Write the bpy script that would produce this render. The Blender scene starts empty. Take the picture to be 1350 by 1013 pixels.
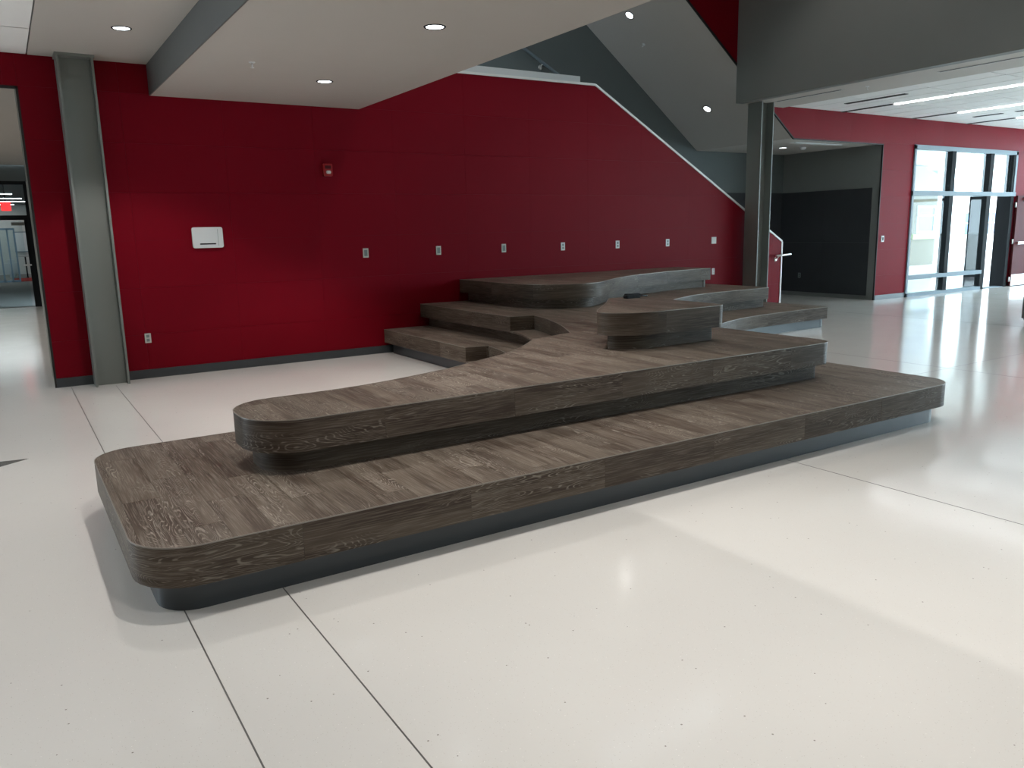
import bpy, bmesh, math, random
from mathutils import Vector, Matrix
random.seed(7)
SC = bpy.context.scene
COL = SC.collection

# ------------------------------------------------------------------ camera
def cam_axes(yaw, pit, rol):
    f = Vector((math.sin(yaw)*math.cos(pit), math.cos(yaw)*math.cos(pit), math.sin(pit)))
    r = f.cross(Vector((0, 0, 1))).normalized(); u = r.cross(f)
    c, s = math.cos(rol), math.sin(rol)
    return c*r + s*u, -s*r + c*u, f
r_, u_, f_ = cam_axes(0.563236, -0.189964, -0.0227683)
cd = bpy.data.cameras.new('camera'); cam = bpy.data.objects.new('camera', cd); COL.objects.link(cam)
cd.sensor_fit = 'HORIZONTAL'; cd.sensor_width = 36; cd.lens = 1046.06/1350*36; cd.clip_end = 300
m = Matrix((r_, u_, -f_)).transposed().to_4x4(); m.translation = Vector((0, 0, 1.65)); cam.matrix_world = m
SC.camera = cam
# ------------------------------------------------------------------ world, exposure
w = bpy.data.worlds.new('sky'); SC.world = w; w.use_nodes = True
bg = w.node_tree.nodes['Background']; bg.inputs[0].default_value = (0.72, 0.87, 1.0, 1); bg.inputs[1].default_value = 9.5
SC.view_settings.view_transform = 'Standard'; SC.view_settings.look = 'None'
SC.view_settings.gamma = 1.0; SC.view_settings.use_curve_mapping = False
SC.view_settings.exposure = 0.05
SOFFIT_W, LEFT_W, ATRIUM_W, STAIR_W, CORR_W = 165, 135, 270, 7, 220
LAMP = (1.0, 0.955, 0.915)

# ------------------------------------------------------------------ materials
def _mat(name):
    mt = bpy.data.materials.new(name); mt.use_nodes = True
    return mt, mt.node_tree, mt.node_tree.nodes['Principled BSDF']
def plain(name, c, rough=.5, metal=0, spec=.5, var=.06, scale=3.0, bump=0, bscale=200):
    mt, t, p = _mat(name); N = t.nodes; L = t.links
    p.inputs['Roughness'].default_value = rough; p.inputs['Metallic'].default_value = metal
    p.inputs['Specular IOR Level'].default_value = spec
    g = N.new('ShaderNodeTexCoord'); n = N.new('ShaderNodeTexNoise'); n.inputs['Scale'].default_value = scale; n.inputs['Detail'].default_value = 4
    L.new(g.outputs['Object'], n.inputs['Vector'])
    mx = N.new('ShaderNodeMix'); mx.data_type = 'RGBA'
    mx.inputs[6].default_value = tuple(v*(1-var) for v in c) + (1,); mx.inputs[7].default_value = tuple(min(1, v*(1+var)) for v in c) + (1,)
    L.new(n.outputs['Fac'], mx.inputs[0]); L.new(mx.outputs[2], p.inputs['Base Color'])
    if bump:
        b = N.new('ShaderNodeTexNoise'); b.inputs['Scale'].default_value = bscale; L.new(g.outputs['Object'], b.inputs['Vector'])
        bm_ = N.new('ShaderNodeBump'); bm_.inputs['Strength'].default_value = bump; bm_.inputs['Distance'].default_value = .002
        L.new(b.outputs['Fac'], bm_.inputs['Height']); L.new(bm_.outputs['Normal'], p.inputs['Normal'])
    return mt
def glow(name, c, s):
    mt, t, p = _mat(name)
    p.inputs['Base Color'].default_value = c + (1,); p.inputs['Emission Color'].default_value = c + (1,); p.inputs['Emission Strength'].default_value = s
    return mt
def glass(name, tint=(.92, .97, .97)):
    mt = bpy.data.materials.new(name); mt.use_nodes = True; t = mt.node_tree; N = t.nodes; L = t.links
    N.remove(N['Principled BSDF']); o = N['Material Output']
    tr = N.new('ShaderNodeBsdfTransparent'); tr.inputs[0].default_value = tint + (1,)
    gl = N.new('ShaderNodeBsdfGlossy'); gl.inputs['Roughness'].default_value = .02
    fr = N.new('ShaderNodeFresnel'); fr.inputs[0].default_value = 1.45
    ge = N.new('ShaderNodeNewGeometry'); iv = N.new('ShaderNodeMath'); iv.operation = 'SUBTRACT'; iv.inputs[0].default_value = 1; L.new(ge.outputs['Backfacing'], iv.inputs[1])
    ml = N.new('ShaderNodeMath'); ml.operation = 'MULTIPLY'; L.new(fr.outputs[0], ml.inputs[0]); L.new(iv.outputs[0], ml.inputs[1])
    mx = N.new('ShaderNodeMixShader'); L.new(ml.outputs[0], mx.inputs[0]); L.new(tr.outputs[0], mx.inputs[1]); L.new(gl.outputs[0], mx.inputs[2])
    L.new(mx.outputs[0], o.inputs[0]); return mt
def wood(name, dark, mid, light, rough=.46, spec=.28):
    """limed oak vinyl plank: UV.x runs with the grain, in metres; every plank differs by its object random"""
    mt, t, p = _mat(name); N = t.nodes; L = t.links
    uv = N.new('ShaderNodeUVMap'); oi = N.new('ShaderNodeObjectInfo')
    off = N.new('ShaderNodeVectorMath'); off.operation = 'SCALE'; off.inputs[0].default_value = (37.0, 19.0, 11.0); L.new(oi.outputs['Random'], off.inputs['Scale'])
    ad = N.new('ShaderNodeVectorMath'); ad.operation = 'ADD'; L.new(uv.outputs[0], ad.inputs[0]); L.new(off.outputs[0], ad.inputs[1])
    def mapped(sx, sy):
        mp = N.new('ShaderNodeVectorMath'); mp.operation = 'MULTIPLY'; mp.inputs[1].default_value = (sx, sy, 1); L.new(ad.outputs[0], mp.inputs[0]); return mp.outputs[0]
    def noise(sx, sy, det=2, rgh=.5, dist=0):
        n = N.new('ShaderNodeTexNoise'); n.inputs['Scale'].default_value = 1; n.inputs['Detail'].default_value = det
        n.inputs['Roughness'].default_value = rgh; n.inputs['Distortion'].default_value = dist
        L.new(mapped(sx, sy), n.inputs['Vector']); return n.outputs['Fac']
    def math_(op, a, b=None):
        n = N.new('ShaderNodeMath'); n.operation = op
        for i, v in enumerate((a, b)):
            if v is None: continue
            if isinstance(v, (int, float)): n.inputs[i].default_value = v
            else: L.new(v, n.inputs[i])
        return n.outputs[0]
    def ramp(v, a, b):
        n = N.new('ShaderNodeMapRange'); n.interpolation_type = 'SMOOTHSTEP'; n.inputs['From Min'].default_value = a; n.inputs['From Max'].default_value = b
        L.new(v, n.inputs['Value']); return n.outputs[0]
    def mix(fac, a, b):
        n = N.new('ShaderNodeMix'); n.data_type = 'RGBA'
        if isinstance(fac, (int, float)): n.inputs[0].default_value = fac
        else: L.new(fac, n.inputs[0])
        for k, v in ((6, a), (7, b)):
            if isinstance(v, tuple): n.inputs[k].default_value = v + (1,)
            else: L.new(v, n.inputs[k])
        return n.outputs[2]
    field = noise(1.6, 9, 1.5, .45, .25)                       # contour lines of this field are the cathedral grain
    lines = ramp(math_('SINE', math_('MULTIPLY', field, 230.0)), .45, 1.0)
    mask = ramp(noise(1.1, 5, 1), .46, .58)
    fine = noise(5, 160, 3, .6)
    broad = noise(.9, 7, 3, .55)
    c = mix(ramp(broad, .38, .62), dark, mid)
    c = mix(math_('MULTIPLY', ramp(fine, .42, .72), .42), c, light)
    c = mix(math_('MULTIPLY', math_('MULTIPLY', math_('MULTIPLY', lines, mask), ramp(noise(14, 90, 2), .35, .6)), .85), c, light)
    hs = N.new('ShaderNodeHueSaturation'); L.new(c, hs.inputs['Color'])
    L.new(math_('ADD', math_('MULTIPLY', oi.outputs['Random'], .16), .92), hs.inputs['Value'])
    L.new(hs.outputs[0], p.inputs['Base Color'])
    p.inputs['Roughness'].default_value = rough; p.inputs['Specular IOR Level'].default_value = spec
    b = N.new('ShaderNodeBump'); b.inputs['Strength'].default_value = .12; b.inputs['Distance'].default_value = .002
    L.new(fine, b.inputs['Height']); L.new(b.outputs[0], p.inputs['Normal'])
    return mt
def terrazzo(name):
    mt, t, p = _mat(name); N = t.nodes; L = t.links
    g = N.new('ShaderNodeTexCoord')
    n = N.new('ShaderNodeTexNoise'); n.inputs['Scale'].default_value = .7; n.inputs['Detail'].default_value = 5; L.new(g.outputs['Object'], n.inputs['Vector'])
    mx = N.new('ShaderNodeMix'); mx.data_type = 'RGBA'; mx.inputs[6].default_value = (.665, .65, .615, 1); mx.inputs[7].default_value = (.74, .725, .69, 1); L.new(n.outputs['Fac'], mx.inputs[0])
    prev = mx.outputs[2]
    for sc, th, col, k in ((130, .19, (.42, .38, .33), .55), (70, .13, (.90, .88, .84), .7), (24, .085, (.16, .13, .11), .8)):
        v = N.new('ShaderNodeTexVoronoi'); v.inputs['Scale'].default_value = sc; L.new(g.outputs['Object'], v.inputs['Vector'])
        # chips only in some cells: compare the cell's own random colour
        s = N.new('ShaderNodeSeparateColor'); L.new(v.outputs['Color'], s.inputs[0])
        a = N.new('ShaderNodeMath'); a.operation = 'LESS_THAN'; a.inputs[1].default_value = .16; L.new(s.outputs[0], a.inputs[0])
        b = N.new('ShaderNodeMath'); b.operation = 'LESS_THAN'; b.inputs[1].default_value = th; L.new(v.outputs['Distance'], b.inputs[0])
        c = N.new('ShaderNodeMath'); c.operation = 'MULTIPLY'; L.new(a.outputs[0], c.inputs[0]); L.new(b.outputs[0], c.inputs[1])
        d = N.new('ShaderNodeMath'); d.operation = 'MULTIPLY'; d.inputs[1].default_value = k; L.new(c.outputs[0], d.inputs[0])
        q = N.new('ShaderNodeMix'); q.data_type = 'RGBA'; L.new(d.outputs[0], q.inputs[0]); L.new(prev, q.inputs[6]); q.inputs[7].default_value = col + (1,)
        prev = q.outputs[2]
    L.new(prev, p.inputs['Base Color'])
    r = N.new('ShaderNodeTexNoise'); r.inputs['Scale'].default_value = 2.2; r.inputs['Detail'].default_value = 6; L.new(g.outputs['Object'], r.inputs['Vector'])
    mr = N.new('ShaderNodeMapRange'); mr.inputs['To Min'].default_value = .07; mr.inputs['To Max'].default_value = .17; L.new(r.outputs['Fac'], mr.inputs['Value'])
    L.new(mr.outputs[0], p.inputs['Roughness']); p.inputs['Specular IOR Level'].default_value = .5
    return mt
M = dict(
    terrazzo=terrazzo('terrazzo_floor'),
    strip=plain('divider_strip', (.10, .095, .09), .4),
    inlay=plain('grey_inlay', (.12, .12, .115), .2),
    red=plain('red_panel', (.185, .0022, .0100), .48, spec=.08, var=.05, scale=1.5),
    redback=plain('red_core', (.05, .003, .005), .6),
    backing=plain('black_reveal', (.012, .011, .011), .6),
    greypaint=plain('grey_paint', (.20, .21, .20), .55, var=.03),
    soffitshade=plain('soffit_face_shade', (.125, .128, .124), .6, var=.03),  # darker than the paint below it: shade mixed into the colour
    greydark=plain('charcoal_panel', (.040, .044, .048), .75, spec=.25, var=.08),
    stairgrey=plain('stair_grey_paint', (.115, .135, .132), .6, var=.03),
    steel=plain('grey_painted_steel', (.20, .215, .20), .45, var=.03),
    drywall=plain('ceiling_paint', (.53, .495, .455), .7, var=.02),
    acoustic=plain('acoustic_tile', (.90, .89, .87), .85, var=.03, bump=.3),
    grid=plain('grid_grey', (.13, .13, .13), .7),
    whitecap=plain('white_cap', (.88, .88, .86), .4, var=.02),
    base=plain('charcoal_rubber_base', (.050, .057, .063), .34, var=.08),
    alu=plain('grey_aluminium', (.20, .26, .30), .55),
    darkframe=plain('dark_bronze_frame', (.016, .018, .020), .6, spec=.08),
    chrome=plain('brushed_metal', (.72, .72, .70), .28, metal=1, var=.03),
    white=plain('white_plastic', (.72, .74, .74), .4, var=.02),
    ivory=plain('pale_plate', (.62, .62, .57), .35, var=.02),
    devgrey=plain('grey_device', (.20, .25, .24), .4, var=.03),
    black=plain('black_plastic', (.007, .007, .009), .5, spec=.2),
    maroon=plain('maroon_door', (.075, .008, .010), .6, spec=.2),
    stroberd=plain('strobe_red', (.33, .010, .014), .3),
    lens=plain('clear_lens', (.75, .75, .72), .1),
    carpet=plain('grey_carpet', (.22, .22, .21), .95, spec=.1, var=.2, scale=40),
    rug=plain('red_rug', (.30, .03, .025), .95, spec=.1),
    lightgrey=plain('light_grey_paint', (.50, .50, .48), .6),
    wallwhite=plain('white_wall_paint', (.66, .65, .62), .6),
    drape=plain('pale_drape', (.55, .56, .58), .8, bump=.4, bscale=12),
    bluemetal=plain('blue_grey_frame', (.16, .25, .32), .4),
    tan=plain('tan_render', (.15, .135, .095), .8),
    stucco=plain('pale_stucco', (.78, .77, .73), .8),
    slate=plain('blue_grey_roof', (.30, .36, .44), .7),
    green=plain('green_sill', (.38, .50, .20), .7),
    concrete=plain('pale_concrete', (.70, .69, .66), .8, var=.08),
    bluepane=plain('far_blue_pane', (.06, .12, .22), .1),
    leaf=plain('green_leaf', (.16, .26, .08), .6),
    ottoman=plain('grey_upholstery', (.20, .22, .22), .8, bump=.3),
    glass=glass('clear_glass'),
    lamp=glow('lamp_face', (.90, .95, 1.0), 6.0),
    linear=glow('linear_lamp', (.95, .98, 1.0), 18.0),
    exitred=glow('exit_sign_red', (1.0, .03, .03), 1.3),
    can=plain('lamp_reflector', (.75, .75, .75), .25, metal=.9),
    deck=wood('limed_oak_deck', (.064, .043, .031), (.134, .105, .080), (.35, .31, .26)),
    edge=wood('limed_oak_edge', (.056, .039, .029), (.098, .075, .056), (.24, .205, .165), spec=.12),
    trim=plain('edge_trim', (.24, .22, .19), .35, metal=.3),
)

# ------------------------------------------------------------------ helpers
def link(name, verts, faces, mat, parent=None, smooth=False, uvs=None):
    me = bpy.data.meshes.new(name); me.from_pydata(verts, [], faces); me.materials.append(mat)
    if uvs:
        ul = me.uv_layers.new(name='UVMap')
        for lp in me.loops: ul.data[lp.index].uv = uvs[lp.vertex_index] if isinstance(uvs, list) else uvs(me.vertices[lp.vertex_index].co)
    if smooth:
        for p in me.polygons: p.use_smooth = True
    o = bpy.data.objects.new(name, me); COL.objects.link(o)
    if parent: o.parent = parent
    return o
def tag(o, label=None, cat=None, kind=None, group=None):
    if label: o['label'] = label
    if cat: o['category'] = cat
    if kind: o['kind'] = kind
    if group: o['group'] = group
    return o
def empty(name, loc=(0, 0, 0), rz=0):
    o = bpy.data.objects.new(name, None); COL.objects.link(o); o.location = loc; o.rotation_euler.z = rz; o.empty_display_size = .1
    return o
BF = [(0, 3, 2, 1), (4, 5, 6, 7), (0, 1, 5, 4), (1, 2, 6, 5), (2, 3, 7, 6), (3, 0, 4, 7)]
def boxv(x0, x1, y0, y1, z0, z1):
    return [(x0, y0, z0), (x1, y0, z0), (x1, y1, z0), (x0, y1, z0), (x0, y0, z1), (x1, y0, z1), (x1, y1, z1), (x0, y1, z1)]
def box(name, b, mat, parent=None, bevel=0, smooth=False):
    o = link(name, boxv(*b), BF, mat, parent)
    if bevel: bev(o, bevel)
    return o
def bev(o, wd, seg=2):
    bm = bmesh.new(); bm.from_mesh(o.data)
    bmesh.ops.bevel(bm, geom=bm.edges[:], offset=wd, segments=seg, affect='EDGES', clamp_overlap=True)
    bm.to_mesh(o.data); bm.free()
def boxes(name, bl, mat, parent=None):
    V, F = [], []
    for b in bl:
        k = len(V); V += boxv(*b); F += [tuple(i+k for i in f) for f in BF]
    return link(name, V, F, mat, parent)
def prism_xy(name, poly, z0, z1, mat, parent=None, uvs=None):
    n = len(poly); V = [(x, y, z0) for x, y in poly] + [(x, y, z1) for x, y in poly]
    F = [tuple(range(n-1, -1, -1)), tuple(range(n, 2*n))] + [(i, (i+1) % n, n+(i+1) % n, n+i) for i in range(n)]
    return link(name, V, F, mat, parent, uvs=uvs)
def prism_xz(name, poly, y0, y1, mat, parent=None):
    n = len(poly); V = [(x, y0, z) for x, z in poly] + [(x, y1, z) for x, z in poly]
    F = [tuple(range(n)), tuple(range(2*n-1, n-1, -1))] + [(i, n+i, n+(i+1) % n, (i+1) % n) for i in range(n)]
    return link(name, V, F, mat, parent)
def rod(name, a, b, rad, mat, parent=None, n=10):
    a, b = Vector(a), Vector(b); d = (b-a).normalized(); s = d.orthogonal().normalized(); t = d.cross(s)
    V = [tuple(p + rad*(math.cos(2*math.pi*i/n)*s + math.sin(2*math.pi*i/n)*t)) for p in (a, b) for i in range(n)]
    F = [tuple(range(n-1, -1, -1)), tuple(range(n, 2*n))] + [(i, (i+1) % n, n+(i+1) % n, n+i) for i in range(n)]
    o = link(name, V, F, mat, parent)
    for p in o.data.polygons[2:]: p.use_smooth = True
    return o
def lathe(name, prof, mat, parent=None, n=24, loc=(0, 0, 0), axis=None):
    V = []; F = []
    for r, z in prof: V += [(r*math.cos(2*math.pi*i/n), r*math.sin(2*math.pi*i/n), z) for i in range(n)]
    for k in range(len(prof)-1):
        for i in range(n): F.append((k*n+i, k*n+(i+1) % n, (k+1)*n+(i+1) % n, (k+1)*n+i))
    if axis:
        q = Vector((0, 0, 1)).rotation_difference(Vector(axis)); V = [tuple(q @ Vector(v)) for v in V]
    V = [tuple(Vector(v) + Vector(loc)) for v in V]
    return link(name, V, F, mat, parent, smooth=True)
def catmull(P, n=6):
    out = []
    Q = [Vector(P[0])*2 - Vector(P[1])] + [Vector(p) for p in P] + [Vector(P[-1])*2 - Vector(P[-2])]
    for i in range(1, len(Q)-2):
        for k in range(n):
            t = k/n; a, b, c, d = Q[i-1], Q[i], Q[i+1], Q[i+2]
            out.append(tuple(.5*((2*b) + (c-a)*t + (2*a-5*b+4*c-d)*t*t + (3*b-a-3*c+d)*t**3)))
    out.append(tuple(P[-1])); return out
def arc(cx, cy, r, a0, a1, n=8):
    return [(cx + r*math.cos(math.radians(a0+(a1-a0)*i/n)), cy + r*math.sin(math.radians(a0+(a1-a0)*i/n))) for i in range(n+1)]
def dedupe(P, eps=1e-3):
    out = [P[0]]
    for p in P[1:]:
        if math.hypot(p[0]-out[-1][0], p[1]-out[-1][1]) > eps: out.append(p)
    return out
def offset(P, d, closed=True):
    """move a counter-clockwise outline inward by d"""
    n = len(P); out = []
    for i in range(n):
        p = Vector(P[i]); a = Vector(P[i-1]) if (closed or i > 0) else None; b = Vector(P[(i+1) % n]) if (closed or i < n-1) else None
        ns = []
        for u, v in ((a, p), (p, b)):
            if u is None or v is None: continue
            e = (v-u).normalized(); ns.append(Vector((-e.y, e.x)))
        if len(ns) == 1: q = p + ns[0]*d
        else:
            s = (ns[0]+ns[1]); k = max(.35, 1 + ns[0].dot(ns[1])); q = p + s*(d/k)
        out.append((q.x, q.y))
    return out
def cells(poly, xs, zs):
    """cut a flat polygon with grid lines; returns the cell polygons (bisecting a bmesh n-gon)"""
    bm = bmesh.new(); bm.faces.new([bm.verts.new((x, y, 0)) for x, y in poly])
    for axis, vals in ((Vector((1, 0, 0)), xs), (Vector((0, 1, 0)), zs)):
        for v in vals:
            bmesh.ops.bisect_plane(bm, geom=bm.verts[:]+bm.edges[:]+bm.faces[:], dist=1e-5, plane_co=axis*v, plane_no=axis)
    out = [[(l.vert.co.x, l.vert.co.y) for l in f.loops] for f in bm.faces if f.calc_area() > 2e-4]
    bm.free(); return out
def shrink(P, g):
    xs = [p[0] for p in P]; ys = [p[1] for p in P]; cx, cy = (min(xs)+max(xs))/2, (min(ys)+max(ys))/2
    kx = max(.2, 1-2*g/max(1e-6, max(xs)-min(xs))); ky = max(.2, 1-2*g/max(1e-6, max(ys)-min(ys)))
    return [(cx+(x-cx)*kx, cy+(y-cy)*ky) for x, y in P]

W = 10.384          # plane of the red wall
H1, H2, H3 = .335, .655, .970

# ================================================================== SETTING
# ---- floor
fl = tag(box('floor', (-9, 24.2, -14.2, 26, -.2, 0), M['terrazzo']), 'pale speckled terrazzo floor with thin dark joints', 'floor', 'structure')
for x, y0, y1 in ((.509, -14, 10.3), (.95, -14, 10.1), (4.573, -14, 3.58), (9.0, -14, W), (13.4, -14, W), (17.8, -14, W)):
    box('divider_strip', (x-.003, x+.003, y0, y1, -.01, .0006), M['strip'], fl)
for y, x0, x1 in ((4.89, 6.7, 24), (.4, 4.573, 24), (-4.2, -9, 24)):
    box('divider_strip', (x0, x1, y-.003, y+.003, -.01, .0006), M['strip'], fl)
inl = prism_xy('star_inlay', [(-.002, 7.05), (-1.2, 7.30), (-1.6, 6.95), (-1.2, 6.22)], -.01, .0007, M['inlay'], fl); inl['label'] = 'dark grey pointed inlay in the pale floor'

# ---- red wall: backing plus panels
XS = [6.96+1.12*k for k in range(-8, 16)]; ZS = [.53+.555*k for k in range(15)]
sl = lambda x: 3.284+.743*(13.058-x)
low = [(.372, 0), (12.81, 0), (12.81, 1.335), (8.232, 3.875), (4.2, 3.865), (.372, 3.865)]
head = [(-9, 3.295), (.372, 3.295), (.372, 3.865), (-9, 3.865)]
up = [(13.058, 3.284), (15.93, 3.284), (15.93, 0), (17.04, 0), (17.04, 3.31), (21.45, 3.31), (21.45, 0), (24.2, 0), (24.2, 4.2), (12.2, 4.2), (12.2, 8.0), (13.058-(8-3.284)/.743, 8.0)]
wl = tag(prism_xz('wall_north', low, W+.014, W+.16, M['redback']), 'dark red panelled wall behind the wooden seating platform', 'wall', 'structure')
hd = tag(prism_xz('wall_north_west', head, W+.014, W+.03, M['redback']), 'red panelled strip above the corridor opening', 'wall', 'structure')
wu = tag(prism_xz('wall_north_east', up, W+.014, W+.03, M['redback']), 'red panelled wall around the glazed entrance and above the stair', 'wall', 'structure')
def panels(poly, par):
    for P in cells(poly, XS, ZS):
        P = shrink(P, .0006)
        a = sum(P[i][0]*P[(i+1) % len(P)][1]-P[(i+1) % len(P)][0]*P[i][1] for i in range(len(P)))
        if a < 0: P.reverse()
        prism_xz('panel', P, W, W+.013, M['red'], par)
panels([(p[0], max(p[1], .105)) for p in low], wl); panels(head, hd)
panels([(x, .105 if z == 0 else z) for x, z in up], wu)
# black reveals round the cut-outs
def bar_xz(name, a, b, t, y0, y1, mat, par=None):
    a, b = Vector(a), Vector(b); e = (b-a).normalized(); n = Vector((-e.y, e.x))*t
    return prism_xz(name, [tuple(a), tuple(b), tuple(b+n), tuple(a+n)], y0, y1, mat, par)
rv = [((13.058-(8-3.284)/.743, 8.0), (13.058, 3.284)), ((13.058, 3.284), (15.93, 3.284)), ((15.93, 3.284), (15.93, .0))]
t1 = empty('trim_1', (13, W, 0)); tag(t1, 'thin black reveal edging the stair opening in the red wall', 'trim', 'structure')
for i, (a, b) in enumerate(rv):
    o = bar_xz('reveal_bar', a, b, -.022, W-.004, W+.03, M['backing']); o.parent = t1; o.matrix_parent_inverse = Matrix.Translation((-13, -W, 0))
t2 = empty('trim_2', (.372, W, 0)); tag(t2, 'thin black reveal edging the corridor opening', 'trim', 'structure')
for b in ((.352, .375, W-.004, W+.03, 0, 3.3), (-9, .375, W-.004, W+.03, 3.272, 3.3)):
    o = box('reveal_bar', b, M['backing']); o.parent = t2; o.matrix_parent_inverse = Matrix.Translation((-.372, -W, 0))
# base boards
tag(box('baseboard_north', (.372, 12.81, W-.012, W+.013, 0, .105), M['base']), 'charcoal rubber base along the foot of the red wall', 'baseboard', 'structure')
bb = empty('baseboard_north_east', (16, W, 0)); tag(bb, 'grey base along the red wall beside the glazed entrance', 'baseboard', 'structure')
for b in ((15.93, 17.04, W-.012, W+.013, 0, .105), (22.6, 24.2, W-.012, W+.013, 0, .105)):
    o = box('base_board', b, M['base']); o.parent = bb; o.matrix_parent_inverse = Matrix.Translation((-16, -W, 0))
# white cap on the stair wall
cp = empty('trim_3', (12.8, W, 0)); tag(cp, 'white cap running down the sloped top of the red stair wall', 'trim', 'structure')
for a, b in (((4.3, 3.865), (8.237, 3.876)), ((8.232, 3.876), (12.822, 1.332)), ((12.812, 1.34), (12.812, .0))):
    o = bar_xz('cap_board', a, b, .034, W-.012, W+.175, M['whitecap']); o.parent = cp; o.matrix_parent_inverse = Matrix.Translation((-12.8, -W, 0))

# ---- stair space behind the wall
YB = 12.93
sw = tag(box('wall_stair_back', (.9, 16.2, YB, YB+.15, 0, 8.2), M['stairgrey']), 'blue grey painted wall along the far side of the stair', 'wall', 'structure')
o = box('dark_panel', (5.0, 15.9, YB-.012, YB, .0, 2.40), M['greydark'], sw); o['label'] = 'charcoal lower panelling'
se = tag(box('wall_lobby_east', (15.93, 16.1, W+.03, YB, 0, 3.6), M['greypaint']), 'grey painted side wall of the stair lobby with charcoal board', 'wall', 'structure')
for k in range(2):
    for j in range(2):
        o = box('dark_board', (15.905, 15.93, 10.585+k*1.172, 10.585+k*1.172+1.17, .095 + j*1.152, .095+j*1.152+1.15), M['greydark'], se)
tag(box('wall_stair_west', (.75, .9, W+.16, YB+.15, 3.6, 8.2), M['stairgrey']), 'grey wall closing the stair landing', 'wall', 'structure')
xt = 13.058-(8-3.284)/.743
cs = prism_xz('ceiling_stair', [(16.0, 3.284), (16.0, 3.5), (13.2, 3.5), (xt+.15, 8.2), (.8, 8.2), (.8, 8.0), (xt, 8.0), (13.058, 3.284)], W+.03, YB, M['drywall'])
tag(cs, 'sloped grey beige ceiling above the stair with round downlights', 'ceiling', 'structure')
st = empty('stair', (12.6, W+.2, 0)); tag(st, 'stair flight hidden behind the sloped red wall', 'stairs', 'structure')
for k in range(17):
    o = box('step', (12.4-.285*k-.30, 12.4-.285*k, W+.18, YB-.02, .165*k, .165*(k+1)), M['lightgrey']); o.parent = st; o.matrix_parent_inverse = Matrix.Translation((-12.6, -W-.2, 0))
o = box('landing', (.95, 7.55, W+.18, YB-.02, 2.6, 2.805), M['lightgrey']); o.parent = st; o.matrix_parent_inverse = Matrix.Translation((-12.6, -W-.2, 0))
pb = tag(box('trim_4', (2.0, 8.085, W+.19, W+.24, 2.81, 4.04), M['white']), 'pale board standing above the flat white cap beside the stair landing', 'trim', 'structure')
# handrail on the far stair wall
hr = empty('handrail', (9, YB-.08, 2.8)); tag(hr, 'slim dark handrail fixed to the grey wall above the stair landing', 'handrail')
def kid(o, e): o.parent = e; o.matrix_parent_inverse = Matrix.Translation(-e.location) if e.rotation_euler.z == 0 else e.matrix_basis.inverted(); return o
kid(rod('rail', (6.9, YB-.08, 5.78), (9.35, YB-.08, 4.52), .030, M['alu']), hr)
for x in (7.4, 8.95):
    z = 4.52+(9.35-x)*.514
    kid(rod('bracket', (x, YB, z-.07), (x, YB-.08, z-.02), .012, M['chrome']), hr)
    kid(lathe('bracket_plate', [(0, .014), (.04, .014), (.045, 0)], M['chrome'], loc=(x, YB, z-.07), axis=(0, -1, 0)), hr)
hs = empty('handrail', (12.7, W-.05, 0)); tag(hs, 'short silver handrail end at the foot of the red stair wall', 'handrail')
kid(rod('rail', (12.58, W-.085, 1.075), (13.0, W-.085, 1.095), .021, M['chrome']), hs)
kid(rod('bracket', (12.655, W, 1.0), (12.655, W-.085, 1.065), .011, M['chrome']), hs)
kid(lathe('bracket_plate', [(0, .016), (.034, .016), (.04, 0)], M['chrome'], loc=(12.655, W, 1.0), axis=(0, -1, 0)), hs)

# ---- ceilings
tag(box('ceiling_soffit', (1.69, 4.25, -14, W, 3.29, 3.70), M['drywall']), 'low beige ceiling band with a row of round downlights', 'ceiling', 'structure')
tag(box('trim_5', (1.676, 1.69, -14, W, 3.29, 3.64), M['soffitshade']), 'side face of the lowered ceiling band, shade put into its dark grey', 'trim', 'structure')  # thin sheet whose dark colour stands in for shade on this face
tag(box('ceiling_west', (.5, 1.676, -14, W, 3.63, 3.75), M['drywall']), 'plain beige ceiling strip above the left steel column', 'ceiling', 'structure')
ct = tag(box('ceiling_tiled_west', (-9, .5, -14, W, 3.645, 3.75), M['grid']), 'white tiled ceiling at the left edge', 'ceiling', 'structure')
tile = None
def tile_at(x0, y0, wx, wy, z, par, me={}):
    k = (round(wx, 3), round(wy, 3))
    if k not in me:
        o = box('ceiling_tile', (0.013, wx-.013, .013, wy-.013, 0, .010), M['acoustic'], par); me[k] = o.data
    else:
        o = bpy.data.objects.new('ceiling_tile', me[k]); COL.objects.link(o); o.parent = par
    o.location = (x0, y0, z); return o
for i in range(4):
    for j in range(6): tile_at(.5-.61*(i+1), W-1.22*(j+1), .61, 1.22, 3.632, ct)
ce = tag(box('ceiling_tiled_east', (12.70, 24.2, -14, W, 3.853, 4.0), M['grid']), 'white tiled ceiling with linear lights on the right', 'ceiling', 'structure')
for i in range(18):
    for j in range(12): tile_at(12.72+.61*i, W-1.22*(j+1), .61, 1.22, 3.8425, ce)
cb = tag(box('ceiling_strip_east', (11.44, 12.70, -14, W, 3.815, 4.0), M['drywall']), 'plain ceiling strip under the grey bulkhead', 'ceiling', 'structure')
for y0, y1 in ((8.6, 9.93), (5.2, 7.0)):
    sd = box('slot_diffuser', (11.93, 12.02, y0, y1, 3.811, 3.8155), M['lightgrey'], cb)
    box('slot', (11.945, 11.975, y0+.02, y1-.02, 3.8095, 3.8115), M['darkframe'], cb)
tag(box('wall_bulkhead', (11.43, 11.6, -14, W, 3.812, 8.2), M['greypaint']), 'large grey bulkhead hanging over the right of the hall', 'wall', 'structure')
tag(box('wall_soffit_east', (4.1, 4.249, -14, W, 3.70, 8.2), M['greypaint']), 'upright face above the lowered ceiling band', 'wall', 'structure')
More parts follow.
